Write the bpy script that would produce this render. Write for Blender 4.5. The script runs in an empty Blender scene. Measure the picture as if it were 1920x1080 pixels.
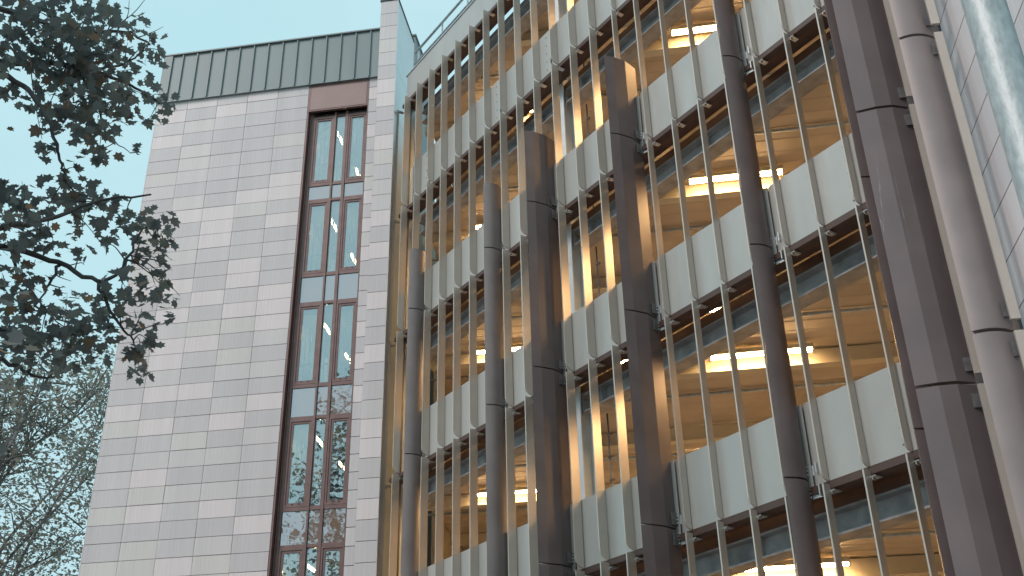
import bpy, math, random
import numpy as np
from mathutils import Matrix, Vector

scene = bpy.context.scene
random.seed(4)
COL = scene.collection
R = math.radians

# ------------------------------------------------------------------ camera
# X runs along the car park facade to the right, Y into the building, Z up (metres)
CAM = np.array([18.0146, -9.3100, 1.6])
HEAD = np.array([-0.823957, 0.566653, 0.0])           # horizontal heading
RIGHT = np.array([0.566653, 0.823957, 0.0])
PITCH, ROLL = 0.495224, -0.0237
UPV = np.array([0, 0, 1.0])
FWD = math.cos(PITCH) * HEAD + math.sin(PITCH) * UPV
CUP = -math.sin(PITCH) * HEAD + math.cos(PITCH) * UPV
CX = math.cos(ROLL) * RIGHT + math.sin(ROLL) * CUP
CU = -math.sin(ROLL) * RIGHT + math.cos(ROLL) * CUP
cam_data = bpy.data.cameras.new('camera')
cam_data.sensor_width = 36.0
cam_data.lens = 37.896
cam_data.clip_start = 0.05
cam_data.clip_end = 3000
cam = bpy.data.objects.new('camera', cam_data)
COL.objects.link(cam)
m = Matrix.Identity(4)
for i in range(3):
    m[i][0], m[i][1], m[i][2], m[i][3] = CX[i], CU[i], -FWD[i], CAM[i]
cam.matrix_world = m
scene.camera = cam

# ------------------------------------------------------------------ sky, sun, exposure
SUN_EL = R(40)
sun_dir = np.array([0.0, -1.0, 0.0]); sun_dir /= np.linalg.norm(sun_dir)   # where the bright part of the overcast sky is
world = bpy.data.worlds.new('World')
scene.world = world
world.use_nodes = True
wn, wl = world.node_tree.nodes, world.node_tree.links
wn.clear()
sky = wn.new('ShaderNodeTexSky')
sky.sky_type = 'NISHITA'
sky.sun_disc = False
sky.sun_elevation = SUN_EL
sky.sun_rotation = math.atan2(sun_dir[0], sun_dir[1])
sky.air_density = 1.0
sky.dust_density = 2.0
sky.ozone_density = 1.5
veil = wn.new('ShaderNodeMix'); veil.data_type = 'RGBA'
veil.inputs[0].default_value = 0.94                    # thin even cloud veil
veil.inputs[7].default_value = (4.6, 7.1, 7.75, 1)
stc = wn.new('ShaderNodeTexCoord')
smp = wn.new('ShaderNodeMapping'); smp.inputs['Scale'].default_value = (1.0, 1.0, 2.2)
snz = wn.new('ShaderNodeTexNoise'); snz.inputs['Scale'].default_value = 2.2; snz.inputs['Detail'].default_value = 7; snz.inputs['Roughness'].default_value = 0.6
scr = wn.new('ShaderNodeValToRGB')
scr.color_ramp.elements[0].position = 0.30; scr.color_ramp.elements[0].color = (3.95, 6.35, 7.0, 1)
scr.color_ramp.elements[1].position = 0.75; scr.color_ramp.elements[1].color = (5.0, 6.95, 7.35, 1)
wl.new(stc.outputs['Generated'], smp.inputs[0]); wl.new(smp.outputs[0], snz.inputs['Vector']); wl.new(snz.outputs['Fac'], scr.inputs[0])
wl.new(scr.outputs[0], veil.inputs[7])
bg = wn.new('ShaderNodeBackground'); bg.inputs[1].default_value = 0.1
wo = wn.new('ShaderNodeOutputWorld')
wl.new(sky.outputs[0], veil.inputs[6])
wl.new(veil.outputs[2], bg.inputs[0])
wl.new(bg.outputs[0], wo.inputs[0])

sl = bpy.data.lights.new('sun', 'SUN')
sl.energy = 1.5
sl.angle = R(24)
sl.color = (1.0, 0.86, 0.82)
sun = bpy.data.objects.new('sun', sl)
COL.objects.link(sun)
sd = Vector((sun_dir[0] * math.cos(SUN_EL), sun_dir[1] * math.cos(SUN_EL), math.sin(SUN_EL)))
sun.rotation_euler = sd.to_track_quat('Z', 'Y').to_euler()
scene.view_settings.view_transform = 'Standard'
scene.view_settings.look = 'None'
scene.view_settings.gamma = 1
scene.view_settings.exposure = 0.34
scene.view_settings.use_curve_mapping = False
scene.render.engine = 'CYCLES'
scene.cycles.max_bounces = 8
scene.cycles.diffuse_bounces = 4
scene.cycles.transparent_max_bounces = 12

# ------------------------------------------------------------------ materials
def new_mat(name):
    mt = bpy.data.materials.new(name)
    mt.use_nodes = True
    nt = mt.node_tree
    b = nt.nodes['Principled BSDF']
    return mt, nt, b

def paint(name, col, rough=0.5, metal=0.0, var=0.12, scale=3.0, bump=0.0, bscale=60.0, stretch=(1, 1, 1), spec=0.5, rvar=0.0, bdist=0.01, ovar=0.0):
    mt, nt, b = new_mat(name)
    N, L = nt.nodes, nt.links
    tc = N.new('ShaderNodeTexCoord')
    mp = N.new('ShaderNodeMapping'); mp.inputs['Scale'].default_value = stretch
    L.new(tc.outputs['Object'], mp.inputs[0])
    no = N.new('ShaderNodeTexNoise'); no.inputs['Scale'].default_value = scale; no.inputs['Detail'].default_value = 6
    L.new(mp.outputs[0], no.inputs['Vector'])
    rp = N.new('ShaderNodeValToRGB')
    rp.color_ramp.elements[0].position = 0.3; rp.color_ramp.elements[1].position = 0.72
    lo = [c * (1 - var) for c in col]; hi = [min(1, c * (1 + var)) for c in col]
    rp.color_ramp.elements[0].color = (*lo, 1); rp.color_ramp.elements[1].color = (*hi, 1)
    L.new(no.outputs['Fac'], rp.inputs[0])
    L.new(rp.outputs[0], b.inputs['Base Color'])
    if ovar:
        oi = N.new('ShaderNodeObjectInfo'); mo = N.new('ShaderNodeMapRange'); mo.inputs[3].default_value = 1 - ovar; mo.inputs[4].default_value = 1 + ovar
        sc = N.new('ShaderNodeVectorMath'); sc.operation = 'SCALE'
        L.new(oi.outputs['Random'], mo.inputs[0]); L.new(rp.outputs[0], sc.inputs[0]); L.new(mo.outputs[0], sc.inputs['Scale']); L.new(sc.outputs[0], b.inputs['Base Color'])
    b.inputs['Roughness'].default_value = rough
    b.inputs['Metallic'].default_value = metal
    b.inputs['Specular IOR Level'].default_value = spec
    if rvar:
        mr = N.new('ShaderNodeMapRange'); mr.inputs[3].default_value = rough - rvar; mr.inputs[4].default_value = rough + rvar
        L.new(no.outputs['Fac'], mr.inputs[0]); L.new(mr.outputs[0], b.inputs['Roughness'])
    if bump:
        n2 = N.new('ShaderNodeTexNoise'); n2.inputs['Scale'].default_value = bscale; n2.inputs['Detail'].default_value = 4
        L.new(mp.outputs[0], n2.inputs['Vector'])
        bp = N.new('ShaderNodeBump'); bp.inputs['Strength'].default_value = bump; bp.inputs['Distance'].default_value = bdist
        L.new(n2.outputs['Fac'], bp.inputs['Height']); L.new(bp.outputs[0], b.inputs['Normal'])
    return mt

def tile_mat(name, cols):
    """ceramic cladding tile: each tile takes one of the batch colours, fine vertical grooves"""
    mt, nt, b = new_mat(name)
    N, L = nt.nodes, nt.links
    oi = N.new('ShaderNodeObjectInfo')
    rp = N.new('ShaderNodeValToRGB'); rp.color_ramp.interpolation = 'CONSTANT'
    e = rp.color_ramp.elements
    e[0].position = 0.0; e[0].color = (*cols[0][1], 1)
    e[1].position = cols[1][0]; e[1].color = (*cols[1][1], 1)
    for p, c in cols[2:]:
        k = e.new(p); k.color = (*c, 1)
    L.new(oi.outputs['Random'], rp.inputs[0])
    tc = N.new('ShaderNodeTexCoord')
    mp = N.new('ShaderNodeMapping'); mp.inputs['Scale'].default_value = (60, 60, 1.5)
    L.new(tc.outputs['Object'], mp.inputs[0])
    no = N.new('ShaderNodeTexNoise'); no.inputs['Scale'].default_value = 1.0; no.inputs['Detail'].default_value = 3
    L.new(mp.outputs[0], no.inputs['Vector'])
    n2 = N.new('ShaderNodeTexNoise'); n2.inputs['Scale'].default_value = 0.9; n2.inputs['Detail'].default_value = 5
    ge = N.new('ShaderNodeNewGeometry')
    mg = N.new('ShaderNodeMapping'); mg.inputs['Scale'].default_value = (2.6, 2.6, 0.22)
    L.new(ge.outputs['Position'], mg.inputs[0]); L.new(mg.outputs[0], n2.inputs['Vector'])
    ad = N.new('ShaderNodeMath'); ad.operation = 'ADD'
    L.new(no.outputs['Fac'], ad.inputs[0]); L.new(n2.outputs['Fac'], ad.inputs[1])
    mr = N.new('ShaderNodeMapRange'); mr.inputs[1].default_value = 0.6; mr.inputs[2].default_value = 1.4
    mr.inputs[3].default_value = 0.88; mr.inputs[4].default_value = 1.10
    L.new(ad.outputs[0], mr.inputs[0])
    mu = N.new('ShaderNodeVectorMath'); mu.operation = 'SCALE'
    L.new(rp.outputs[0], mu.inputs[0]); L.new(mr.outputs[0], mu.inputs['Scale'])
    L.new(mu.outputs[0], b.inputs['Base Color'])
    b.inputs['Roughness'].default_value = 0.55
    bp = N.new('ShaderNodeBump'); bp.inputs['Strength'].default_value = 0.15; bp.inputs['Distance'].default_value = 0.004
    L.new(no.outputs['Fac'], bp.inputs['Height']); L.new(bp.outputs[0], b.inputs['Normal'])
    return mt

def emit(name, col, s):
    mt, nt, b = new_mat(name)
    b.inputs['Base Color'].default_value = (0.8, 0.8, 0.75, 1)
    b.inputs['Emission Color'].default_value = (*col, 1)
    b.inputs['Emission Strength'].default_value = s
    return mt

def glass_mat(name, tint, refl, rough=0.0, wav=0.0):
    mt = bpy.data.materials.new(name); mt.use_nodes = True
    N, L = mt.node_tree.nodes, mt.node_tree.links
    N.clear()
    tr = N.new('ShaderNodeBsdfTransparent'); tr.inputs[0].default_value = (*tint, 1)
    gl = N.new('ShaderNodeBsdfGlossy'); gl.inputs['Roughness'].default_value = rough
    gl.inputs['Color'].default_value = (0.95, 0.97, 1.0, 1)
    lw = N.new('ShaderNodeFresnel'); lw.inputs['IOR'].default_value = 1.5
    ma = N.new('ShaderNodeMath'); ma.operation = 'ADD'; ma.use_clamp = True; ma.inputs[1].default_value = refl
    mx = N.new('ShaderNodeMixShader'); o = N.new('ShaderNodeOutputMaterial')
    L.new(lw.outputs[0], ma.inputs[0]); L.new(ma.outputs[0], mx.inputs[0])
    L.new(tr.outputs[0], mx.inputs[1]); L.new(gl.outputs[0], mx.inputs[2]); L.new(mx.outputs[0], o.inputs[0])
    if wav:
        tc = N.new('ShaderNodeTexCoord'); no = N.new('ShaderNodeTexNoise'); no.inputs['Scale'].default_value = 3.0
        bp = N.new('ShaderNodeBump'); bp.inputs['Strength'].default_value = wav; bp.inputs['Distance'].default_value = 0.02
        L.new(tc.outputs['Object'], no.inputs['Vector']); L.new(no.outputs['Fac'], bp.inputs['Height'])
        L.new(bp.outputs[0], gl.inputs['Normal'])
    return mt

M = {}
M['fin'] = paint('fin_cream_metal', (0.58, 0.515, 0.455), 0.33, 0.4, 0.06, 2.0, rvar=0.06, ovar=0.05)
M['panel'] = paint('balustrade_panel', (0.435, 0.425, 0.40), 0.34, 0.2, 0.06, 1.6, rvar=0.06, bump=0.5, bscale=1.3, bdist=0.05, ovar=0.05, stretch=(1.6, 1.6, 0.5))
M['blade'] = paint('brown_blade', (0.165, 0.130, 0.128), 0.5, 0.15, 0.14, 2.0, bump=0.05, bscale=200, rvar=0.08)
M['blade_pale'] = paint('pale_mauve_blade', (0.25, 0.212, 0.205), 0.5, 0.15, 0.12, 2.0, bump=0.05, bscale=200, rvar=0.08, ovar=0.05)
M['rail'] = paint('dark_brown_rail', (0.085, 0.048, 0.038), 0.45, 0.1, 0.2, 4)
M['soffit'] = paint('brown_soffit', (0.14, 0.075, 0.052), 0.4, 0.1, 0.2, 3)
M['beam'] = paint('grey_steel_beam', (0.36, 0.36, 0.365), 0.5, 0.0, 0.3, 5, rvar=0.1)
M['galv'] = paint('galvanised_steel', (0.50, 0.55, 0.57), 0.42, 0.45, 0.18, 14, bump=0.06, bscale=60, rvar=0.1)
M['column'] = paint('pale_steel_column', (0.72, 0.75, 0.76), 0.5, 0.0, 0.08, 4)
M['pole'] = paint('galvanised_pole', (0.40, 0.425, 0.43), 0.5, 0.3, 0.20, 130, bump=0.18, bscale=190, bdist=0.004, rvar=0.12, stretch=(1, 1, 0.45))
M['bolt'] = paint('bolt_steel', (0.6, 0.6, 0.6), 0.3, 0.8, 0.1)
M['plate'] = paint('bracket_plate', (0.16, 0.15, 0.155), 0.45, 0.3, 0.2, 20)
M['deck'] = paint('cream_deck', (0.55, 0.475, 0.385), 0.6, 0.0, 0.15, 1.5)
M['cream'] = paint('cream_steel', (0.64, 0.58, 0.45), 0.5, 0.0, 0.1, 2)
M['conc'] = paint('concrete', (0.42, 0.39, 0.35), 0.8, 0.0, 0.2, 2.5)
M['tile'] = tile_mat('ceramic_tile', [(0, (0.585, 0.53, 0.535)), (0.28, (0.61, 0.555, 0.555)), (0.52, (0.64, 0.58, 0.575)), (0.66, (0.655, 0.60, 0.575)), (0.76, (0.74, 0.645, 0.64))])
M['tile2'] = tile_mat('ceramic_tile_corner', [(0, (0.60, 0.57, 0.585)), (0.4, (0.63, 0.60, 0.61)), (0.75, (0.66, 0.62, 0.63))])
M['backing'] = paint('joint_backing', (0.13, 0.125, 0.13), 0.9)
M['zinc'] = paint('grey_green_zinc', (0.20, 0.235, 0.240), 0.5, 0.2, 0.1, 2, stretch=(1, 1, 0.2), rvar=0.06)
M['frame'] = paint('bronze_frame', (0.20, 0.118, 0.108), 0.4, 0.15, 0.15, 6)
M['headpanel'] = paint('bronze_panel', (0.30, 0.20, 0.18), 0.5, 0.1, 0.06, 2)
M['silver'] = paint('silver_flashing', (0.58, 0.62, 0.64), 0.35, 0.5, 0.08, 1.5, rvar=0.08)
M['dark'] = paint('dark_coping', (0.03, 0.03, 0.035), 0.5)
M['pane'] = glass_mat('window_glass', (0.74, 0.80, 0.79), 0.31, 0.0, 0.05)
M['wallin'] = paint('stair_wall_paint', (0.30, 0.31, 0.31), 0.7, 0, 0.06)
M['rod'] = paint('white_balusters', (0.82, 0.82, 0.82), 0.4, 0, 0.05)
M['lamp'] = emit('lamp_tube', (1.0, 0.61, 0.27), 84.0)
M['lamp2'] = emit('stair_lamp', (1.0, 0.72, 0.36), 20.0)
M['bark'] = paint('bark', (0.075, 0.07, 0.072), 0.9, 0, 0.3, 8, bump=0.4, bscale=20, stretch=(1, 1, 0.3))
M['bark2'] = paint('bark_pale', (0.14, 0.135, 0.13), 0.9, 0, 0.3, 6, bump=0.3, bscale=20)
M['asphalt'] = paint('pale_paving', (0.24, 0.235, 0.225), 0.85, 0, 0.25, 0.8, bump=0.4, bscale=90)
# spandrel glass: bronze panel behind a reflective sheet
mt, nt, b = new_mat('spandrel_glass')
b.inputs['Base Color'].default_value = (0.27, 0.14, 0.085, 1); b.inputs['Roughness'].default_value = 0.28
gl = nt.nodes.new('ShaderNodeBsdfGlossy'); gl.inputs['Roughness'].default_value = 0.02; gl.inputs['Color'].default_value = (0.9, 0.93, 1, 1)
mx = nt.nodes.new('ShaderNodeMixShader'); mx.inputs[0].default_value = 0.42
nz = nt.nodes.new('ShaderNodeTexNoise'); nz.inputs['Scale'].default_value = 2.2
tcs = nt.nodes.new('ShaderNodeTexCoord')
bps = nt.nodes.new('ShaderNodeBump'); bps.inputs['Strength'].default_value = 0.12; bps.inputs['Distance'].default_value = 0.03
nt.links.new(tcs.outputs['Object'], nz.inputs['Vector']); nt.links.new(nz.outputs['Fac'], bps.inputs['Height']); nt.links.new(bps.outputs[0], gl.inputs['Normal'])
nt.links.new(b.outputs[0], mx.inputs[1]); nt.links.new(gl.outputs[0], mx.inputs[2])
nt.links.new(mx.outputs[0], nt.nodes['Material Output'].inputs[0])
M['spandrel'] = mt

# blade with rain streaks
M['blade_stain'] = paint('brown_blade_stained', (0.165, 0.130, 0.132), 0.5, 0.15, 0.12, 2.0, bump=0.05, bscale=200, rvar=0.08)
nt = M['blade_stain'].node_tree; N_, L_ = nt.nodes, nt.links
b = N_['Principled BSDF']; src = b.inputs['Base Color'].links[0].from_socket
tcs = N_.new('ShaderNodeTexCoord'); mps = N_.new('ShaderNodeMapping'); mps.inputs['Scale'].default_value = (4.0, 4.0, 0.16)
nz = N_.new('ShaderNodeTexNoise'); nz.inputs['Scale'].default_value = 1.6; nz.inputs['Detail'].default_value = 5
L_.new(tcs.outputs['Object'], mps.inputs[0]); L_.new(mps.outputs[0], nz.inputs['Vector'])
r1 = N_.new('ShaderNodeValToRGB'); e = r1.color_ramp.elements
e[0].position = 0.494; e[0].color = (0, 0, 0, 1); e[1].position = 0.506; e[1].color = (0, 0, 0, 1); k_ = e.new(0.5); k_.color = (1, 1, 1, 1)
L_.new(nz.outputs['Fac'], r1.inputs[0])
n3 = N_.new('ShaderNodeTexNoise'); n3.inputs['Scale'].default_value = 0.8; L_.new(tcs.outputs['Object'], n3.inputs['Vector'])
r3 = N_.new('ShaderNodeValToRGB'); r3.color_ramp.elements[0].position = 0.55; r3.color_ramp.elements[1].position = 0.66; L_.new(n3.outputs['Fac'], r3.inputs[0])
mm = N_.new('ShaderNodeMath'); mm.operation = 'MULTIPLY'; L_.new(r1.outputs[0], mm.inputs[0]); L_.new(r3.outputs[0], mm.inputs[1])
m2 = N_.new('ShaderNodeMath'); m2.operation = 'MULTIPLY'; m2.inputs[1].default_value = 0.6; L_.new(mm.outputs[0], m2.inputs[0])
mxs = N_.new('ShaderNodeMix'); mxs.data_type = 'RGBA'; mxs.inputs[7].default_value = (0.33, 0.32, 0.33, 1)
L_.new(m2.outputs[0], mxs.inputs[0]); L_.new(src, mxs.inputs[6]); L_.new(mxs.outputs[2], b.inputs['Base Color'])

def leaf_mat(name, cols, trans=0.25):
    mt, nt, b = new_mat(name)
    N, L = nt.nodes, nt.links
    at = N.new('ShaderNodeAttribute'); at.attribute_name = 'tone'
    rp = N.new('ShaderNodeValToRGB')
    e = rp.color_ramp.elements
    e[0].position = cols[0][0]; e[0].color = (*cols[0][1], 1)
    e[1].position = cols[1][0]; e[1].color = (*cols[1][1], 1)
    for p, c in cols[2:]:
        k = e.new(p); k.color = (*c, 1)
    L.new(at.outputs['Fac'], rp.inputs[0]); L.new(rp.outputs[0], b.inputs['Base Color'])
    b.inputs['Roughness'].default_value = 0.5
    b.inputs['Specular IOR Level'].default_value = 0.35
    tl = N.new('ShaderNodeBsdfTranslucent'); mx = N.new('ShaderNodeMixShader'); mx.inputs[0].default_value = trans
    L.new(rp.outputs[0], tl.inputs[0]); L.new(b.outputs[0], mx.inputs[1]); L.new(tl.outputs[0], mx.inputs[2])
    L.new(mx.outputs[0], nt.nodes['Material Output'].inputs[0])
    return mt
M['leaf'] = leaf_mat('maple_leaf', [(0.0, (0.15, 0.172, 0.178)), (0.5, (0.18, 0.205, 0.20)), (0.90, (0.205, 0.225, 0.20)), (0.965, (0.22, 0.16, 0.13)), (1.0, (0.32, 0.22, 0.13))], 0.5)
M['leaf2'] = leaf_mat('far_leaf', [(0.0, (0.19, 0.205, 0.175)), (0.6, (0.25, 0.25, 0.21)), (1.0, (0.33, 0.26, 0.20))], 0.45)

# ------------------------------------------------------------------ mesh helpers
class MB:
    def __init__(self):
        self.v = []; self.f = []; self.s = []
    def add(self, vs, fs, smooth=False):
        o = len(self.v)
        self.v += [tuple(map(float, p)) for p in vs]
        self.f += [tuple(i + o for i in f) for f in fs]
        self.s += [smooth] * len(fs)
        return self
    def box(self, x0, x1, y0, y1, z0, z1):
        vs = [(x0, y0, z0), (x1, y0, z0), (x1, y1, z0), (x0, y1, z0), (x0, y0, z1), (x1, y0, z1), (x1, y1, z1), (x0, y1, z1)]
        return self.add(vs, [(3, 2, 1, 0), (4, 5, 6, 7), (0, 1, 5, 4), (1, 2, 6, 5), (2, 3, 7, 6), (3, 0, 4, 7)])
    def prism(self, sec, z0, z1, smooth=False):
        n = len(sec)
        vs = [(x, y, z0) for x, y in sec] + [(x, y, z1) for x, y in sec]
        self.add(vs, [(i, (i + 1) % n, n + (i + 1) % n, n + i) for i in range(n)], smooth)
        o = len(self.v) - 2 * n
        self.f += [tuple(o + i for i in reversed(range(n))), tuple(o + n + i for i in range(n))]
        self.s += [False, False]
        return self
    def prism_x(self, sec, x0, x1):
        """section in (y, z), extruded along x"""
        n = len(sec)
        vs = [(x0, y, z) for y, z in sec] + [(x1, y, z) for y, z in sec]
        fs = [(i, (i + 1) % n, n + (i + 1) % n, n + i) for i in range(n)] + [tuple(reversed(range(n))), tuple(range(n, 2 * n))]
        return self.add(vs, fs)
    def tube(self, pts, rad, n=8, caps=True):
        pts = [np.array(p, float) for p in pts]
        rings = []
        up = np.array([0.3, 0.2, 0.93])
        for i, p in enumerate(pts):
            t = pts[min(i + 1, len(pts) - 1)] - pts[max(i - 1, 0)]
            t /= (np.linalg.norm(t) + 1e-9)
            a = np.cross(t, up)
            if np.linalg.norm(a) < 0.15: a = np.cross(t, np.array([1.0, 0, 0]))
            a /= np.linalg.norm(a); c = np.cross(t, a)
            r = rad[i] if hasattr(rad, '__len__') else rad
            rings.append([p + r * (math.cos(2 * math.pi * k / n) * a + math.sin(2 * math.pi * k / n) * c) for k in range(n)])
        vs = [q for ring in rings for q in ring]
        fs = []
        for i in range(len(pts) - 1):
            for k in range(n):
                fs.append((i * n + k, i * n + (k + 1) % n, (i + 1) * n + (k + 1) % n, (i + 1) * n + k))
        self.add(vs, fs, True)
        if caps:
            o = len(self.v) - len(vs)
            self.f += [tuple(o + k for k in reversed(range(n))), tuple(o + (len(pts) - 1) * n + k for k in range(n))]
            self.s += [False, False]
        return self
    def mesh(self, name, mat):
        me = bpy.data.meshes.new(name)
        me.from_pydata(self.v, [], self.f)
        me.polygons.foreach_set('use_smooth', self.s)
        me.materials.append(mat)
        me.update()
        return me
    def build(self, name, mat, parent=None, loc=(0, 0, 0), rotz=0):
        return place(name, self.mesh(name, mat), parent, loc, rotz)

def place(name, me, parent=None, loc=(0, 0, 0), rotz=0):
    o = bpy.data.objects.new(name, me)
    COL.objects.link(o)
    o.parent = parent
    o.location = loc
    o.rotation_euler = (0, 0, rotz)
    return o

def thing(name, label, cat, loc=(0, 0, 0), rotz=0, group=None):
    o = bpy.data.objects.new(name, None)
    COL.objects.link(o)
    o.location = loc; o.rotation_euler = (0, 0, rotz)
    o.empty_display_size = 0.3
    return tag(o, label, cat, group)

def tag(o, label, cat, group=None):
    o['label'] = label; o['category'] = cat
    if group: o['group'] = group
    return o

def ray(px, py):
    return CX * (px - 960) / 2021.1 - CU * (py - 540) / 2021.1 + FWD

def at_rho(px, py, rho):
    q = ray(px, py)
    return CAM + q * rho / math.hypot(q[0], q[1])

# ------------------------------------------------------------------ ground
g = MB(); g.add([(-700, -700, 0), (700, -700, 0), (700, 700, 0), (-700, 700, 0)], [(0, 1, 2, 3)])
gr = g.build('ground', M['asphalt']); gr['kind'] = 'structure'

# ------------------------------------------------------------------ frames of the three facades
H = 3.0
LV = [17.2866, 14.2866, 11.2866, 8.2866, 5.2866, 2.2866]      # rail levels, top to bottom
S = 0.55341                                                    # fin spacing
ANG_L = 0.819678                                               # left block: local X to the right, Y into the block
LX = np.array([math.cos(ANG_L), math.sin(ANG_L)]); LY = np.array([-LX[1], LX[0]])
P0 = (0.1165, -0.15, 0.0)
ANG_R = math.atan2(-0.668974, 0.743286)                        # corner block: local X toward the viewer, Y into the block
R0 = (12.24, 0.0, 0.0)

# ================================================================== LEFT TILED BLOCK
blk = thing('tiled_stair_block', 'pale tile clad stair block with tall bronze window strip and zinc parapet', 'building', P0, ANG_L)
TW, TH = 0.761, 0.3624
ZT, ZLOW = 17.8745, 5.9
rows = [(17.8745 - TH * k, 17.8745 - TH * (k - 1)) for k in range(1, 34)]
tile_m = MB().box(0.004, TW - 0.004, 0.0, 0.03, 0.0055, TH - 0.0055).mesh('tile', M['tile'])
top_m = MB().box(0.005, TW - 0.005, 0.0, 0.03, 0.007, 0.262).mesh('tile', M['tile'])
for c in range(5):
    x = -2.14 - TW * (5 - c) + 0.0
    place('tile', top_m, blk, (x, 0, 17.8745))
    for z0, z1 in rows:
        to_ = place('tile', tile_m, blk, (x, random.uniform(-0.002, 0.002), z0)); to_.rotation_euler = (random.uniform(-0.006, 0.006), 0, random.uniform(-0.004, 0.004))
# narrow strip between the window and the pier
st_m = MB().box(0.004, 0.224, 0.0, 0.03, 0.007, TH - 0.007).mesh('tile', M['tile'])
st_top = MB().box(0.004, 0.224, 0.0, 0.03, 0.007, 0.262).mesh('tile', M['tile'])
place('tile', st_top, blk, (-0.66, 0, 17.8745))
for z0, z1 in rows: place('tile', st_m, blk, (-0.66, 0, z0))
# pier, 0.1 m proud
PH = 0.4045
pm = MB().box(-0.43, -0.004, -0.115, -0.085, 0.006, PH - 0.006).mesh('tile', M['tile'])
zt = 20.40
for k in range(1, 37): place('tile', pm, blk, (0, 0, zt - PH * k))
b_ = MB(); b_.box(-0.424, -0.01, -0.084, 1.45, 0, zt - 0.003)
b_.build('pier_core', M['backing'], blk)
for k, (za, zb) in enumerate([(17.0, 18.35), (18.36, zt - 0.002)]):
    MB().box(-0.009, 0.004, -0.112, 1.47, za, zb).build('side_panel', M['silver'], blk)
MB().box(-0.009, 0.003, -0.112, 1.47, 0.0, 16.99).build('side_panel', M['silver'], blk)
MB().box(-0.45, 0.02, -0.135, 1.49, zt, zt + 0.045).build('coping', M['dark'], blk)
# core behind the tiles, leaving the stair window open
bk = MB()
bk.box(-5.94, -2.155, 0.032, 0.35, 0, 18.14)
bk.box(-0.655, -0.43, 0.032, 0.35, 0, 18.14)
bk.build('backing_wall', M['backing'], blk)
rest = MB()
rest.box(-5.94, -2.15, 0.35, 0.5, 0, 18.5)
rest.box(-5.94, -5.64, 0.5, 9, 0, 18.5)
rest.box(-5.94, -0.45, 9, 9.3, 0, 18.5)
rest.box(-0.62, -0.45, 0.35, 9, 0, 18.5)
rest.build('core_wall', M['conc'], blk)
MB().box(-5.6, -0.63, 0.51, 8.98, 18.2, 18.5).build('roof', M['conc'], blk)
low = MB()
for k in range(34, 50):
    z0 = 17.8745 - TH * k
    if z0 < 0.02: break
    for c in range(5):
        x = -2.14 - TW * (5 - c)
        low.box(x + 0.005, x + TW - 0.005, 0, 0.03, z0 + 0.007, z0 + TH - 0.007)
    low.box(-0.656, -0.436, 0, 0.03, z0 + 0.007, z0 + TH - 0.007)
lo = low.build('lower_tiles', M['tile'], blk); lo['kind'] = 'stuff'
# the left end face
MB().box(-5.965, -5.945, -0.0, 9.3, 0, 18.14).build('end_flashing', M['tile2'], blk)
# standing seam parapet
pz0, pz1 = 18.15, 19.60
MB().box(-5.72, -0.44, -0.05, 0.30, pz0, pz1 - 0.05).build('parapet_cladding', M['zinc'], blk)
MB().box(-5.95, -5.722, -0.085, 0.30, pz0 - 0.0, pz1 - 0.04).build('corner_trim', M['zinc'], blk)
MB().box(-5.96, -0.44, -0.10, 0.34, pz1 - 0.038, pz1).build('parapet_cap', M['zinc'], blk)
MB().box(-5.72, -0.44, -0.065, 0.1, pz0 - 0.022, pz0 - 0.002).build('drip_edge', M['zinc'], blk)
sm = MB().box(-0.012, 0.012, -0.085, -0.051, pz0 + 0.002, pz1 - 0.055).mesh('seam', M['zinc'])
k = 0
x = -5.45
while x < -0.5:
    place('seam', sm, blk, (x, 0, 0)); x += 0.368
# window strip
wx0, wx1 = -2.135, -0.662
MB().box(wx0 + 0.0, wx1, -0.01, 0.04, 18.10, 18.145).build('head_flashing', M['frame'], blk)
hp = MB().box(wx0, wx1, -0.005, 0.06, 17.36, 18.10).build('head_panel', M['frame'], blk)
MB().box(wx0 + 0.07, wx1 - 0.05, -0.012, -0.006, 17.40, 18.04).build('head_infill', M['headpanel'], hp)
FY = 0.16                                              # frame plane
MB().box(wx0 - 0.0, wx0 + 0.035, 0.0, 0.34, 0.1, 17.355).build('reveal', M['frame'], blk)
MB().box(wx1 - 0.02, wx1, 0.0, 0.34, 0.1, 17.355).build('reveal', M['frame'], blk)
jm = MB()
jm.box(wx0 + 0.04, wx0 + 0.135, FY - 0.03, FY + 0.09, 0.1, 17.355)
jm.box(wx0 + 0.055, wx0 + 0.075, FY - 0.06, FY - 0.031, 0.1, 17.355)
jm.box(wx1 - 0.045, wx1 - 0.021, FY - 0.03, FY + 0.09, 0.1, 17.355)
jm.build('outer_jamb', M['frame'], blk)
cols = [(-1.993, -1.497), (-1.455, -1.232), (-1.165, -0.708)]
for xa, xb in [(-1.495, -1.457), (-1.230, -1.167)]:
    MB().box(xa, xb, FY - 0.045, FY + 0.09, 0.1, 17.355).build('mullion', M['frame'], blk)
units = [(17.25, 15.40), (14.90, 13.05), (12.29, 10.45), (9.68, 7.87), (7.07, 5.23), (4.46, 2.62)]
def frame_ring(mb, xa, xb, z0, z1, w, y0, y1):
    mb.box(xa, xa + w, y0, y1, z0, z1); mb.box(xb - w, xb, y0, y1, z0, z1)
    mb.box(xa + w, xb - w, y0, y1, z0, z0 + w); mb.box(xa + w, xb - w, y0, y1, z1 - w, z1)
    return mb
prev = 17.355
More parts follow.
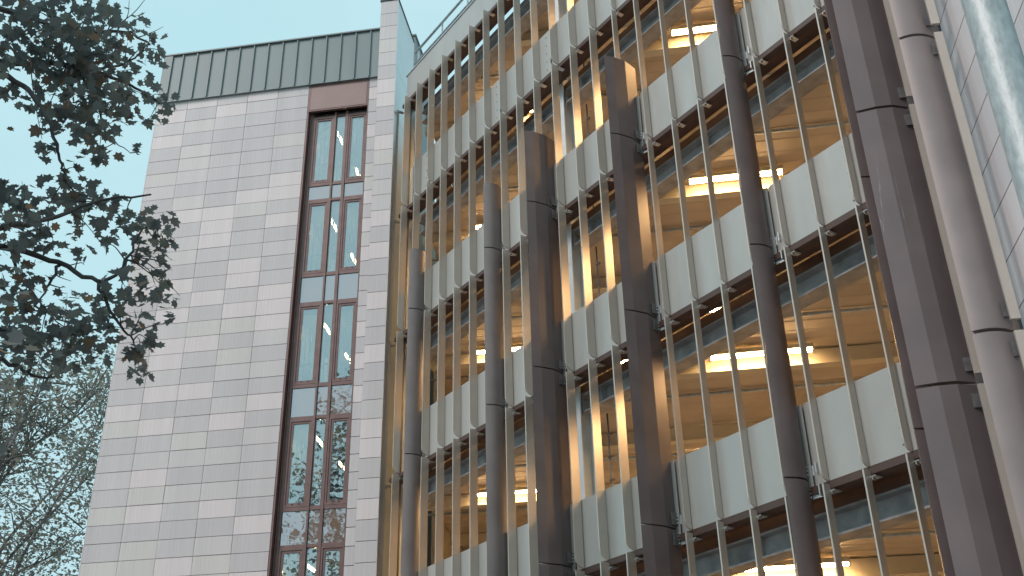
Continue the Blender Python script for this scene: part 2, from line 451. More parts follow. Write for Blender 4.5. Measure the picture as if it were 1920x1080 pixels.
for i, (zu, zl) in enumerate(units):
    nxt = units[i + 1][0] if i + 1 < len(units) else 0.3
    for c, (xa, xb) in enumerate(cols):
        if c != 1:
            w = frame_ring(MB(), xa + 0.002, xb - 0.002, zl + 0.002, zu - 0.002, 0.038, FY - 0.035, FY + 0.06)
            frame_ring(w, xa + 0.042, xb - 0.042, zl + 0.042, zu - 0.042, 0.045, FY - 0.02, FY + 0.05)
            wo_ = w.build('window', M['frame'], blk)
            MB().box(xa + 0.088, xb - 0.088, FY + 0.0, FY + 0.012, zl + 0.088, zu - 0.088).build('pane', M['pane'], wo_)
            hb = MB()
            for hx in (xa + 0.16, (xa + xb) / 2 + 0.05):
                hb.box(hx, hx + 0.03, FY - 0.028, FY - 0.021, zl + 0.05, zl + 0.075)
            hb.build('hinge', M['dark'], wo_)
        else:
            w = frame_ring(MB(), xa + 0.002, xb - 0.002, zl + 0.002, zu - 0.002, 0.012, FY - 0.02, FY + 0.06)
            wo_ = w.build('window', M['frame'], blk)
            MB().box(xa + 0.015, xb - 0.015, FY + 0.0, FY + 0.012, zl + 0.015, zu - 0.015).build('pane', M['pane'], wo_)
        if i + 1 < len(units):
            # transoms and spandrel panel
            MB().box(xa, xb, FY - 0.03, FY + 0.07, zl - 0.075, zl).build('transom', M['frame'], blk)
            MB().box(xa, xb, FY - 0.03, FY + 0.07, nxt, nxt + 0.065).build('transom', M['frame'], blk)
            MB().box(xa + 0.006, xb - 0.006, FY - 0.008, FY + 0.03, nxt + 0.068, zl - 0.078).build('spandrel_panel', M['spandrel'], blk)
    MB().box(-2.0, -0.70, FY - 0.03, FY + 0.07, zu + 0.002, zu + 0.03).build('transom', M['frame'], blk) if i == 0 else None
# stairwell inside
iw = MB()
iw.box(-2.20, -2.16, 0.36, 3.6, 0, 18.1); iw.box(-0.64, -0.625, 0.352, 3.6, 0, 18.1); iw.box(-2.2, -0.63, 3.6, 3.7, 0, 18.1)
iw.build('stair_wall', M['wallin'], blk)
CEIL = [17.30, 14.86, 12.20, 9.62, 7.02, 4.4]
for i, zc in enumerate(CEIL):
    MB().box(-2.155, -0.645, 0.40, 3.59, zc, zc + 0.25).build('landing', M['wallin'], blk)
    z1 = zc - 1.75
    bl = MB()
    for kx in range(13):
        bx = -2.02 + kx * 0.108
        bl.box(bx, bx + 0.03, 0.42, 0.436, z1 + 0.02, z1 + 1.42)
    bl.box(-2.1, -0.66, 0.415, 0.445, z1 + 0.55, z1 + 0.58)
    bl.box(-2.1, -0.66, 0.415, 0.445, z1, z1 + 0.02)
    bl.build('balustrade', M['rod'], blk)
ord_ = ['topmost', 'second highest', 'third highest', 'fourth highest', 'fifth highest', 'lowest']
def to_world(o, r0, ang):
    c, s = math.cos(ang), math.sin(ang)
    return (r0[0] + c * o[0] - s * o[1], r0[1] + s * o[0] + c * o[1], o[2])
for i, zc in enumerate(CEIL[:5]):
    zz = [17.12, 14.66, 12.02, 9.44, 6.84][i]
    for j, (ya, yb) in enumerate([(0.55, 1.28), (2.1, 2.9)]):
        p = to_world((-1.58, (ya + yb) / 2, zz), P0, ANG_L)
        lab = ord_[i] + ' warm tube lamp behind the stair window strip, ' + ('nearer the glass' if j == 0 else 'farther from the glass')
        t = thing('tube_lamp', lab, 'lamp', p, ANG_L, 'stairwell tube lamps')
        d = (yb - ya) / 2
        MB().box(-0.035, 0.035, -d, d, 0.025, zc - zz + 0.0 if False else 0.06).build('housing', M['rod'], t)
        MB().tube([(0, -d, 0), (0, d, 0)], 0.026, 10).build('tube', M['lamp2'], t)
# lift overrun behind the pier
q = to_world((-0.62, 2.9, 18.5), P0, ANG_L)
lo_ = thing('roof_plant_screen', 'small grey zinc roof housing peeping out behind the tall tiled pier', 'roof housing', q, ANG_L)
MB().box(-0.42, 0.28, 0, 2.0, 0, 3.42).build('cladding', M['zinc'], lo_)
for kx in (-0.28, -0.1, 0.08): MB().box(kx - 0.01, kx + 0.01, -0.03, -0.001, 0.02, 3.40).build('seam', M['zinc'], lo_)
MB().box(-0.45, 0.31, -0.04, 2.03, 3.422, 3.47).build('cap', M['zinc'], lo_)

# ================================================================== CAR PARK
cp = thing('car_park_building', 'multi storey car park with cream vertical fins, pale panels and brown blades', 'building', (0, 0, 0))
# fins -------------------------------------------------------------
FT = 0.021
def fin_mesh(fd):
    r = fd - 0.01
    arc = [(-fd + r - r * math.cos(a), 0.135 - 0.135 * math.sin(a)) for a in [R(x) for x in (0, 15, 30, 45, 60, 75, 90)]]
    return MB().prism_x([(0.0, 2.955), (-fd, 2.955)] + arc + [(0.0, 0.0)], -FT / 2, FT / 2).mesh('fin', M['fin'])
fin_deep, fin_slim = fin_mesh(0.15), fin_mesh(0.105)           # deeper fins toward the tiled block
for li in range(5):
    zb = LV[li + 1]
    for i in range(0, 22):
        place('fin', fin_deep if i < 14 else fin_slim, cp, (S * i, 0, zb))
# balustrade panels per bay -----------------------------------------
BAYS = [(0.72, 1.45), (1.40, 4.20), (4.16, 5.87), (5.82, 8.09), (8.04, 10.30), (10.25, 12.08)]
def panel(x0, x1, z0, z1):
    r = 0.13
    front = [(x0 - 0.0 + r - r * math.cos(a), 0.012 + r - r * math.sin(a)) for a in [R(t) for t in (10, 25, 40, 55, 70, 80, 90)]]
    front = [(x0 + 0.001, 0.40)] + front
    front.append((x1, 0.012))
    back = [(x1, 0.024)] + [(x0 + r - (r - 0.012) * math.cos(a), 0.012 + r - (r - 0.012) * math.sin(a)) for a in [R(t) for t in (90, 80, 70, 55, 40, 25, 10)]] + [(x0 + 0.013, 0.40)]
    return MB().prism(front + back, z0, z1, False)
for li in range(1, 6):
    z = LV[li]
    for bi, (x0, x1) in enumerate(BAYS):
        cuts = [x0] + [S * i + 0.02 for i in range(1, 22) if i % 2 == 1 and x0 + 0.5 < S * i < x1 - 0.4] + [x1]
        for ci in range(len(cuts) - 1):
            xa, xb = cuts[ci], cuts[ci + 1] - 0.005
            if ci == 0: pm_ = panel(xa, xb, z + 0.004, z + 0.98)
            else: pm_ = MB().box(xa, xb, 0.012, 0.024, z + 0.004, z + 0.98)
            p = pm_.build('balustrade_panel', M['panel'], cp)
            if ci == 0: MB().box(xa - 0.08, xa + 0.003, 0.028, 0.135, z + 0.006, z + 0.975).build('closure_strip', M['panel'], p)
            sc = MB()
            for kz in range(5):
                cz = z + 0.1 + kz * 0.19
                sc.tube([(xb - 0.10, 0.004, cz), (xb - 0.10, 0.013, cz)], 0.010, 6)
            so = sc.build('screws', M['plate'], p); so['kind'] = 'stuff'
# rails ---------------------------------------------------------------
clip_m = MB().box(-0.035, 0.035, -0.02, 0.10, -0.125, -0.112).box(-0.006, 0.006, -0.03, 0.02, -0.16, -0.1255).box(-0.03, -0.02, 0.03, 0.09, -0.111, -0.087).mesh('clip', M['bolt'])
for li in range(6):
    z = LV[li]
    rl = MB().box(0.16, 12.1, 0.004, 0.115, z - 0.085, z - 0.004).build('rail', M['rail'], cp)
    MB().box(0.16, 12.1, 0.117, 0.128, z - 0.07, z - 0.02).build('rail_lip', M['bolt'] if False else M['soffit'], rl)
    MB().box(0.16, 12.1, 0.13, 0.32, z - 0.062, z - 0.045).build('soffit_plate', M['soffit'], rl)
    for i in range(0, 22):
        place('clip', clip_m, rl, (S * i + 0.045, 0, z))
# slabs, decking, beams -------------------------------------------------
LYd = LY
def lpoly(y):   # x of left boundary at depth y
    return 0.40 + (y - 0.45) * LYd[0] / LYd[1]
DEPTH = 8.5
slab_sec = [(lpoly(0.45), 0.45), (12.2, 0.45), (12.2, DEPTH), (lpoly(DEPTH), DEPTH)]
for li in range(6):
    z = LV[li]
    sl_ = MB().prism(slab_sec, z - 0.165, z - 0.02).build('floor_slab', M['conc'], cp)
    MB().box(lpoly(0.45), 12.2, 0.43, 0.448, z - 0.168, z - 0.012).build('edge_trim', M['soffit'], sl_)
    # shallow trapezoidal decking under the slab, ribs run along LX
    pitch = 0.30
    prof = [(0, -0.207), (0.012, -0.215), (0.265, -0.215), (0.277, -0.207)]
    dk = MB(); pts = []
    w = -9.0
    while w < 11.5:
        pts += [(w + da, dz) for da, dz in prof]; w += pitch
    vs, fs = [], []
    prevok = False
    for (w, dz) in pts:
        s0 = max((0.72 - 0.45 - w * LY[1]) / LX[1], 0.02)
        s1 = min((DEPTH - 0.45 - w * LY[1]) / LX[1], (11.75 - w * LY[0]) / LX[0])
        ok = s1 > s0
        if ok:
            vs += [(0.4 + s0 * LX[0] + w * LY[0], 0.45 + s0 * LX[1] + w * LY[1], z + dz), (0.4 + s1 * LX[0] + w * LY[0], 0.45 + s1 * LX[1] + w * LY[1], z + dz)]
            if prevok:
                n = len(vs); fs.append((n - 4, n - 2, n - 1, n - 3))
        prevok = ok
    dk.add(vs, fs)
    dk.build('ceiling_deck', M['deck'], cp)
    # edge beam, I section, in two lengths either side of the column
    for xa, xb in [(0.35, 5.40), (5.78, 12.15)]:
        y0, y1, zt_, zb_ = 0.41, 0.69, z - 0.17, z - 0.47
        I = [(y0, zb_), (y1, zb_), (y1, zb_ + 0.025), (0.56, zb_ + 0.025), (0.56, zt_ - 0.025), (y1, zt_ - 0.025), (y1, zt_), (y0, zt_), (y0, zt_ - 0.025), (0.54, zt_ - 0.025), (0.54, zb_ + 0.025), (y0, zb_ + 0.025)]
        bm_ = MB().prism_x(I[::-1], xa, xb).build('edge_beam', M['beam'], cp)
        for sx in (xa + 0.4, (xa + xb) / 2, xb - 0.5):
            MB().box(sx, sx + 0.015, 0.425, 0.538, zb_ + 0.027, zt_ - 0.027).build('stiffener', M['beam'], bm_)
    # cream secondary beams along LX
    for w in (-8.05, -5.3, -2.55, 0.2, 2.95):
        s0 = (0.73 - 0.45 - w * LY[1]) / LX[1]
        s1 = (DEPTH - 0.45 - w * LY[1]) / LX[1]
        s1 = min(s1, (12.0 - 0.0 - w * LY[0]) / LX[0])
        if s1 - s0 < 0.5: continue
        s0 = max(s0, 0.05)
        ax, ay = s0 * LX[0] + w * LY[0], 0.45 + s0 * LX[1] + w * LY[1]
        MB().box(0, s1 - s0, -0.05, 0.05, -0.45, -0.23).box(0, s1 - s0, -0.085, 0.085, -0.47, -0.452).build('ceiling_beam', M['cream'], cp, (ax, ay, z), ANG_L)
    for w in (-6.6, -4.1, -1.4, 1.2):
        s0 = max((0.80 - 0.45 - w * LY[1]) / LX[1], 0.05); s1 = min((DEPTH - 0.5 - w * LY[1]) / LX[1], (12.0 - w * LY[0]) / LX[0])
        MB().tube([(s0 * LX[0] + w * LY[0], 0.45 + s0 * LX[1] + w * LY[1], z - 0.275), (s1 * LX[0] + w * LY[0], 0.45 + s1 * LX[1] + w * LY[1], z - 0.275)], 0.028, 8).build('service_pipe', M['galv'], cp)
# interior back walls
MB().prism([(lpoly(DEPTH) - 0.2, DEPTH), (12.2, DEPTH), (12.2, DEPTH + 0.2), (lpoly(DEPTH) - 0.2, DEPTH + 0.2)], 0, LV[0] - 0.02).build('back_wall', M['cream'], cp)
MB().prism([(lpoly(1.6), 1.6), (lpoly(DEPTH), DEPTH), (lpoly(DEPTH) - 0.15, DEPTH), (lpoly(1.6) - 0.15, 1.6)], 0, LV[0] - 0.2).build('side_wall', M['cream'], cp)
MB().box(12.21, 12.24, 0.3, DEPTH, 0, LV[0] + 0.3).build('side_wall', M['cream'], cp)
# steel column
def hcol(x0, x1, y0, y1, z0, z1, nm='column'):
    c = MB().box(x0, x1, y0, y0 + 0.022, z0, z1).box(x0, x1, y1 - 0.022, y1, z0, z1).box((x0 + x1) / 2 - 0.01, (x0 + x1) / 2 + 0.01, y0 + 0.023, y1 - 0.023, z0, z1)
    return c.build(nm, M['column'], cp)
hc = hcol(5.44, 5.74, 0.36, 0.66, 0, LV[0] - 0.18)
for li in range(1, 6):
    z = LV[li]
    MB().box(5.42, 5.76, 0.42, 0.43, z - 0.5, z - 0.14).build('splice_plate', M['beam'], hc)
# conduits beside the column
for li in range(0, 5):
    z = LV[li]
    cd = MB().tube([(5.95, 0.72, z - 2.9), (5.95, 0.72, z - 0.5)], 0.014, 6)
    for kz in range(5): cd.box(5.925, 6.02, 0.705, 0.735, z - 2.3 + kz * 0.36, z - 2.27 + kz * 0.36)
    cd.build('conduit', M['plate'], cp)
# dark downpipe and pipe brackets behind the first fins, in the corner by the pier
dp = MB().tube([(0.30, 0.12, 0), (0.30, 0.12, 17.6)], 0.055, 12).build('downpipe', M['plate'], cp)
MB().box(0.19, 0.24, 0.13, 0.30, 0, 17.9).build('corner_flashing', M['silver'], cp)
# parapet and handrail
pp = panel(0.25, 12.1, LV[0] - 0.02 + 0.02, 18.02).build('parapet_panel', M['panel'], cp)
MB().box(0.3, 12.1, -0.01, 0.06, 18.022, 18.05).build('parapet_cap', M['galv'], pp)
hr = MB()
for zz in (18.80, 18.45): hr.tube([(0.35, 0.2, zz), (12.1, 0.2, zz)], 0.032, 8)
hr.build('handrail', M['galv'], cp)
for kx in range(11):
    MB().tube([(0.5 + kx * 1.1, 0.21, 17.3), (0.5 + kx * 1.1, 0.21, 18.8)], 0.022, 6).build('rail_post', M['galv'], cp)

# brown blades -----------------------------------------------------------
def blade_sec(y0, y1, bulge, n, thick=0.03):
    """outer tip at y0, inner edge at y1, bulging to +x"""
    c = y1 - y0
    out = []
    for k in range(n + 1):
        t = k / n
        out.append((bulge * 4 * t * (1 - t), y0 + c * t))
    return out + [(-thick, y1 - 0.005), (-thick, y0 + 0.03)]
def blade_big():
    return [(0.0, -0.56), (0.05, -0.42), (0.075, -0.20), (0.015, 0.06), (-0.03, 0.06), (-0.03, -0.53)]
JZ = 0.06
brk_m = MB().box(-0.006, 0.012, -0.10, 0.03, -0.075, 0.075).mesh('bracket', M['plate'])
arm_m = MB().box(0.02, 0.16, 0.02, 0.032, -0.06, 0.06).box(0.15, 0.162, -0.05, 0.019, -0.06, 0.06).mesh('bracket_arm', M['galv'])
bolt_b = MB()
for kz in (-0.045, 0.0, 0.045): bolt_b.tube([(0.012, -0.01, kz), (0.024, -0.01, kz)], 0.011, 6)
bolt_m = bolt_b.mesh('bolts', M['bolt'])
def blade(x, big, ztop, cr=None, xin=0.0):
    sec_ = blade_big() if big else blade_sec(-0.345, 0.055, 0.085, 18)
    zs = [z + JZ for z in LV if z + JZ < ztop - 0.3]
    tops = [ztop] + zs
    for k, zt2 in enumerate(tops):
        zb2 = (tops[k + 1] + 0.022) if k + 1 < len(tops) else 0.4
        MB().prism(sec_, zb2, zt2, False).build('brown_blade', cr or M['blade'], cp, (x, 0, 0))
    for zj in zs:
        for dz in (0.13, -0.13):
            fx = 0.05 if big else 0.03
            bo = place('bracket', brk_m, cp, (x + fx, 0.0, zj + dz), 0.15)
            place('bolts', bolt_m, bo)['kind'] = 'stuff'
            place('bracket_arm', arm_m, bo, (0, 0, 0))
        # stub pin through the joint
        MB().tube([(x - 0.0, -0.12, zj + 0.01), (x, 0.06, zj + 0.01)], 0.012, 6).build('joint_pin', M['plate'], cp)
blade(1.357, False, 12.72, M['blade_pale'])
blade(4.124, False, 12.74, M['blade_pale'])
blade(5.784, True, 12.80)
blade(7.998, True, 12.86)
blade(10.20, False, 17.2)
blade(11.94, False, 17.2)

# ================================================================== CORNER BLOCK (right)
rb = thing('tiled_corner_block', 'projecting block clad in large lilac grey tiles beside the brown blades', 'building', R0, ANG_R)
RH, RW = 0.434, 1.25
rt_m = MB().box(0.006, RW - 0.006, 0.0, 0.03, 0.007, RH - 0.007).mesh('tile', M['tile2'])
WY = 0.0
for c in range(4):
    for k in range(26):
        place('tile', rt_m, rb, (2.20 + c * RW, WY, 0.32 + k * RH))
MB().box(0.0, 7.62, 0.032, 5.0, 0, 18.2).build('backing_wall', M['backing'], rb)
MB().box(0.05, 2.18, 0.0, 0.03, 0, 18.2).build('dark_cladding', M['blade'], rb)
MB().box(2.182, 2.198, -0.02, 0.031, 0, 12.0).build('edge_trim', M['plate'], rb)
ut = MB()
for c in range(4):
    for k in range(26, 40): ut.box(2.20 + c * RW + 0.006, 2.20 + (c + 1) * RW - 0.006, 0, 0.03, 0.32 + k * RH + 0.007, 0.32 + (k + 1) * RH - 0.007)
uo = ut.build('upper_tiles', M['tile2'], rb); uo['kind'] = 'stuff'
# blades square to this wall: broad faces look at the viewer
def rblade(x, y0, y1, facets):
    c = y1 - y0
    if facets:
        sc_ = [(x, y0), (x + 0.045, y0 + 0.36 * c), (x + 0.05, y0 + 0.66 * c), (x - 0.02, y1), (x - 0.05, y1), (x - 0.03, y0 + 0.03)]
    else:
        sc_ = [(x + 0.06 * 4 * t * (1 - t) - 0.05 * t, y0 + c * t) for t in [k / 18 for k in range(19)]] + [(x - 0.08, y1), (x - 0.03, y0 + 0.03)]
    js = [z - 0.06 for z in LV]
    for k in range(len(js)):
        zt2 = js[k]
        zb2 = js[k + 1] + 0.03 if k + 1 < len(js) else 0.4
        MB().prism(sc_, zb2, zt2, False).build('brown_blade', M['blade_stain'] if facets else M['blade_pale'], rb)
    for zj in js[1:]:
        for dz in (0.19, -0.15):
            pl = MB().box(x - 0.005, x + 0.02, y1 - 0.075, y1 - 0.0, zj + dz - 0.065, zj + dz + 0.065).build('bracket', M['plate'], rb)
        sb = MB()
        for kz in (-0.03, 0.03): sb.tube([(x + 0.02, y1 + 0.02, zj + 0.2 + kz), (x + 0.035, y1 + 0.02, zj + 0.2 + kz)], 0.012, 8)
        sb.build('bolts', M['bolt'], rb)['kind'] = 'stuff'
rblade(1.39, -0.72, -0.20, True)
rblade(2.45, -0.48, -0.14, False)
# cream fins on this wall
rf = MB().prism([(-0.013, -0.075), (0.013, -0.075), (0.013, 0.0), (-0.013, 0.0)], 0.0, 2.90).mesh('fin', M['fin'])
for x, y in ((1.50, -0.16), (2.55, -0.125)):
    for li in range(5):
        place('fin', rf, rb, (x, y, LV[li + 1] - 0.0))
for li in range(6):
    MB().box(0.1, 2.10, -0.06, -0.002, LV[li] - 0.09, LV[li] - 0.02).build('rail', M['rail'], rb)

# ================================================================== CEILING LIGHTS
names = ['top', 'second from top', 'third from top', 'fourth from top', 'fifth from top']
spots = {'right': (8.58, 1.41), 'left': (1.52, 1.88), 'fill_mid': (4.9, 4.1), 'fill_right': (10.3, 4.0), 'fill_left': (2.6, 4.6)}  # the last three are unseen lamps, added to brighten ceilings and fins
desc = {'right': 'long warm strip light in the right bays, %s storey', 'left': 'warm strip light in the left bays near the tiled block, %s storey',
        'fill_mid': 'added unseen warm fill light far back in the middle bays, %s storey', 'fill_right': 'added unseen warm fill light far back in the right bays, %s storey', 'fill_left': 'added unseen warm fill light far back in the left bays, %s storey'}
for li in range(5):
    z = LV[li] - 0.38
    for kx, (x, y) in spots.items():
        t = thing('strip_light', desc[kx] % names[li], 'strip light', (x, y, z), ANG_L, 'strip lights under the car park ceilings')
        MB().box(-0.72, 0.72, -0.075, 0.075, 0.035, 0.10).build('housing', M['cream'], t)
        dsec = [(-0.055, 0.034), (-0.055, 0.026), (-0.04, 0.010), (0.04, 0.010), (0.055, 0.026), (0.055, 0.034)]
        MB().prism_x(dsec, -0.70, 0.70).build('diffuser', M['lamp'], t)
        MB().box(-0.73, -0.702, -0.075, 0.075, 0.0, 0.034).box(0.702, 0.73, -0.075, 0.075, 0.0, 0.034).build('end_cap', M['cream'], t)

# ================================================================== SCAFFOLD POLE
pq = CAM + 1.32 * ray(1843, 0)
pole = thing('scaffold_pole', 'shiny galvanised scaffold pole standing close to the viewer', 'pole', (pq[0], pq[1], 0))
MB().tube([(0, 0, 0.006), (0, 0, 1.2), (0, 0, 2.6), (0, 0, 5.5)], 0.0242, 32).build('tube', M['pole'], pole)
MB().box(-0.075, 0.075, -0.075, 0.075, 0, 0.006).build('base_plate', M['galv'], pole)

# ================================================================== TREES
rng = np.random.default_rng(7)
def leaf_mesh(name, mat, base, faces, pos, size, rng, droop=0.5, tone=None):
    n = len(pos)
    base = np.array(base); k = len(base)
    # orientation: random heading, tip tends downward
    th = rng.uniform(0, 2 * np.pi, n)
    tilt = rng.normal(droop, 0.45, n)
    tip = np.stack([np.cos(th) * np.cos(tilt), np.sin(th) * np.cos(tilt), -np.sin(tilt)], 1)
    rnd = rng.normal(0, 1, (n, 3)); rnd[:, 2] *= 0.6
    side = np.cross(tip, np.array([0, 0, 1.0])) + 0.45 * rnd
    side -= (side * tip).sum(1)[:, None] * tip
    side /= np.linalg.norm(side, axis=1)[:, None]
    nor = np.cross(side, tip)
    V = (base[None, :, 0, None] * side[:, None, :] + base[None, :, 1, None] * tip[:, None, :] + base[None, :, 2, None] * nor[:, None, :]) * size[:, None, None] + pos[:, None, :]
    me = bpy.data.meshes.new(name)
    V = V.reshape(-1, 3)
    F = (np.array(faces)[None] + (np.arange(n) * k)[:, None, None]).reshape(-1, 3)
    me.vertices.add(len(V)); me.vertices.foreach_set('co', V.astype(np.float32).ravel())
    me.loops.add(F.size); me.loops.foreach_set('vertex_index', F.astype(np.int32).ravel())
    me.polygons.add(len(F)); me.polygons.foreach_set('loop_start', (np.arange(len(F)) * 3).astype(np.int32))
    me.polygons.foreach_set('loop_total', np.full(len(F), 3, np.int32))
    at = me.attributes.new('tone', 'FLOAT', 'POINT')
    if tone is None: tone = rng.uniform(0, 1, n)
    at.data.foreach_set('value', np.repeat(tone, k).astype(np.float32))
    me.materials.append(mat)
    me.update(calc_edges=True)
    me.validate()
    return me
# five lobed maple leaf, petiole at origin, tip at +y
outl = [(0.0, 0.0, 0), (0.26, -0.12, 0.02), (0.30, 0.12, 0.03), (0.56, 0.26, 0.09), (0.38, 0.40, 0.06), (0.46, 0.70, 0.08), (0.21, 0.66, 0.02), (0.0, 1.0, -0.05),
        (-0.21, 0.66, 0.02), (-0.46, 0.70, 0.08), (-0.38, 0.40, 0.06), (-0.56, 0.26, 0.09), (-0.30, 0.12, 0.03), (-0.26, -0.12, 0.02)]
maple_base = [(0, 0.32, 0.0)] + outl
maple_faces = [(0, i, i + 1) for i in range(1, 14)] + [(0, 14, 1)]
dia_base = [(0, 0, 0), (0.33, 0.45, 0.06), (0, 1, 0), (-0.33, 0.45, 0.06)]
dia_faces = [(0, 1, 2), (0, 2, 3)]

def curve(pts, n):
    """smooth polyline through points"""
    P = [np.array(p, float) for p in pts]
    P = [2 * P[0] - P[1]] + P + [2 * P[-1] - P[-2]]
    out = []
    for i in range(1, len(P) - 2):
        for k in range(n):
            t = k / n
            out.append(0.5 * ((2 * P[i]) + (-P[i - 1] + P[i + 1]) * t + (2 * P[i - 1] - 5 * P[i] + 4 * P[i + 1] - P[i + 2]) * t * t + (-P[i - 1] + 3 * P[i] - 3 * P[i + 1] + P[i + 2]) * t ** 3))
    out.append(P[-2])
    return out

# --- maple beside the viewer, its boughs reach into the picture from the left
TB = np.array([6.9, -10.4, 0.0])
mp_ = thing('maple_tree', 'dark leaved maple with boughs hanging across the sky and tiled wall', 'tree', tuple(TB))
wood = MB()
tr = curve([TB, TB + [0.1, 0.1, 4], TB + [-0.1, 0.2, 8], TB + [0.1, 0.1, 12], TB + [0.3, 0.2, 15.5]], 4)
wood.tube([p - TB for p in tr], list(np.linspace(0.26, 0.07, len(tr))), 10)
wood.build('trunk', M['bark'], mp_)
D0 = 11.0
boughs = [
    ([(-260, 60), (-80, 105), (30, 150), (68, 190), (98, 245), (112, 300), (120, 325)], 10.6, 0.042),
    ([(-260, 160), (-60, 118), (60, 120), (140, 126), (225, 150), (300, 192)], 11.2, 0.052),
    ([(-240, -60), (-60, 0), (60, 36), (150, 58), (235, 60), (285, 85)], 11.8, 0.05),
    ([(-260, 470), (-80, 430), (0, 426), (90, 412), (190, 376), (283, 364)], 10.4, 0.044),
    ([(-260, 440), (-80, 450), (20, 466), (110, 492), (182, 526), (232, 500), (252, 480)], 10.9, 0.046),
    ([(-240, 640), (-60, 615), (40, 625), (130, 625), (190, 612)], 11.4, 0.042),
    ([(182, 526), (213, 590), (245, 632), (262, 660)], 10.9, 0.022),
    ([(120, 325), (128, 345), (150, 365), (200, 375)], 10.6, 0.018),
    ([(-240, 690), (-40, 665), (30, 685), (62, 706), (120, 708)], 11.6, 0.036),
    ([(180, 130), (230, 120), (270, 95), (285, 60)], 11.2, 0.018),
    ([(140, 126), (180, 190), (200, 250), (245, 285)], 11.2, 0.02),
    ([(232, 500), (262, 440), (290, 415)], 10.9, 0.018),
    ([(110, 492), (90, 540), (60, 590)], 10.9, 0.02),
    ([(20, 466), (40, 520), (80, 570), (130, 625)], 11.1, 0.02),
]
bpts = []
bmb = MB()
for pts, rho, r0 in boughs:
    P3 = [at_rho(px, py, rho + 0.25 * math.sin(px * 0.02 + py * 0.013)) for px, py in pts]
    cpts = curve(P3, 5)
    cpts = [p + rng.normal(0, 0.012, 3) for p in cpts]
    bmb.tube([p - TB for p in cpts], list(np.linspace(r0, r0 * 0.22, len(cpts))), 7)
    bpts += cpts
    if pts[0][0] < -200:   # tie back to the trunk
        s = P3[0]; zt_ = max(2.5, s[2] - 1.2)
        tie = curve([TB + [0, 0, zt_ - 0.8], (s + TB + [0, 0, zt_]) / 2 - [s[0] * 0.0, 0, 0] if False else np.array([(s[0] + TB[0]) / 2, (s[1] + TB[1]) / 2, (s[2] + zt_ - 0.8) / 2 + 0.2]), s], 4)
        bmb.tube([p - TB for p in tie], list(np.linspace(0.12, r0, len(tie))), 8)
bpts = np.array(bpts)
clumps = [(30, 30, 70, 1), (80, 60, 70, 1.1), (140, 60, 60, 1), (200, 35, 45, .9), (225, 25, 25, .9), (180, 95, 60, 1.2), (230, 90, 40, 1), (120, 110, 60, 1.1), (60, 110, 60, .8),
          (270, 45, 14, .8), (288, 75, 20, .9), (292, 105, 22, 1), (275, 110, 25, .6), (200, 140, 55, 1.2), (160, 150, 55, 1.1), (235, 160, 38, 1), (285, 165, 25, .8), (305, 195, 24, 1.3), (290, 225, 16, 1),
          (110, 170, 55, .8), (215, 190, 32, .9), (235, 215, 22, .9), (180, 195, 40, 1), (140, 205, 45, 1), (75, 195, 18, .8), (110, 230, 36, .9), (165, 240, 45, 1.2), (190, 270, 26, 1), (220, 245, 22, .7), (250, 285, 12, 1.0),
          (185, 295, 16, .9), (20, 170, 20, .5), (30, 190, 14, .6), (10, 130, 30, .6), (70, 268, 14, .8), (85, 290, 12, .8), (125, 320, 20, .8), (145, 315, 10, .8), (95, 245, 8, .8),
          (25, 370, 40, 1.2), (55, 400, 40, 1.1), (20, 420, 40, .9), (100, 345, 22, .8), (115, 375, 28, 1), (160, 365, 34, 1.1), (140, 410, 34, .9), (185, 385, 32, 1), (215, 375, 16, .8), (215, 415, 24, 1), (185, 430, 20, .9), (205, 455, 16, .9),
          (235, 395, 20, .8), (90, 430, 38, .9), (60, 450, 36, .8), (20, 480, 36, .9), (145, 470, 18, .8), (175, 470, 10, .6), (270, 420, 24, 1.0), (300, 420, 26, 1.2), (315, 445, 18, 1.2), (290, 450, 28, .9), (265, 475, 22, .9), (305, 490, 13, .9), (315, 503, 10, .8),
          (20, 530, 34, 1), (60, 530, 34, .8), (105, 520, 14, .6), (110, 540, 12, .6), (25, 570, 32, 1.1), (70, 570, 26, .8), (30, 610, 40, 1.2), (80, 600, 36, 1), (120, 600, 34, 1), (60, 640, 36, .9), (120, 640, 38, 1.1), (165, 580, 34, 1.1), (200, 560, 30, 1), (235, 530, 30, 1), (265, 545, 26, 1), (290, 530, 22, 1), (240, 575, 26, 1), (285, 565, 24, 1.1), (300, 545, 18, 1), (215, 610, 28, 1), (170, 625, 30, 1), (195, 640, 30, 1), (150, 665, 32, .9),
          (335, 560, 10, .7), (325, 592, 9, 1.0), (265, 610, 18, .9), (285, 615, 14, .9), (290, 640, 15, 1), (265, 665, 18, 1.2), (245, 665, 16, 1.1), (262, 692, 18, 1.4), (70, 670, 30, .9), (20, 640, 14, .5), (8, 650, 10, .6), (100, 690, 28, .7), (60, 695, 20, .6)]
lp, tw_ = [], MB()
def add_clump(c3, r3, n):
    # twigs from the nearest wood to the clump, leaves along and around them
    q = bpts - CAM; dq = q @ FWD; qc = c3 - CAM; dc = qc @ FWD
    j = np.argmin((q @ CX / dq - qc @ CX / dc) ** 2 + (q @ CU / dq - qc @ CU / dc) ** 2 + ((dq - dc) * 0.02) ** 2)
    s = bpts[j]
    for _ in range(max(1, min(7, int(n / 12)))):
        e = c3 + rng.normal(0, r3 * 0.6, 3)
        mid = (s + e) / 2 + np.array([0, 0, 0.04]) + rng.normal(0, 0.03, 3)
        c = curve([s, mid, e], 3)
        tw_.tube([p - TB for p in c], list(np.linspace(0.008, 0.003, len(c))), 4, False)
    for _ in range(n):
        d = rng.normal(0, 1, 3); d /= np.linalg.norm(d)
        lp.append(c3 + d * r3 * rng.uniform(0, 1) ** 0.36)
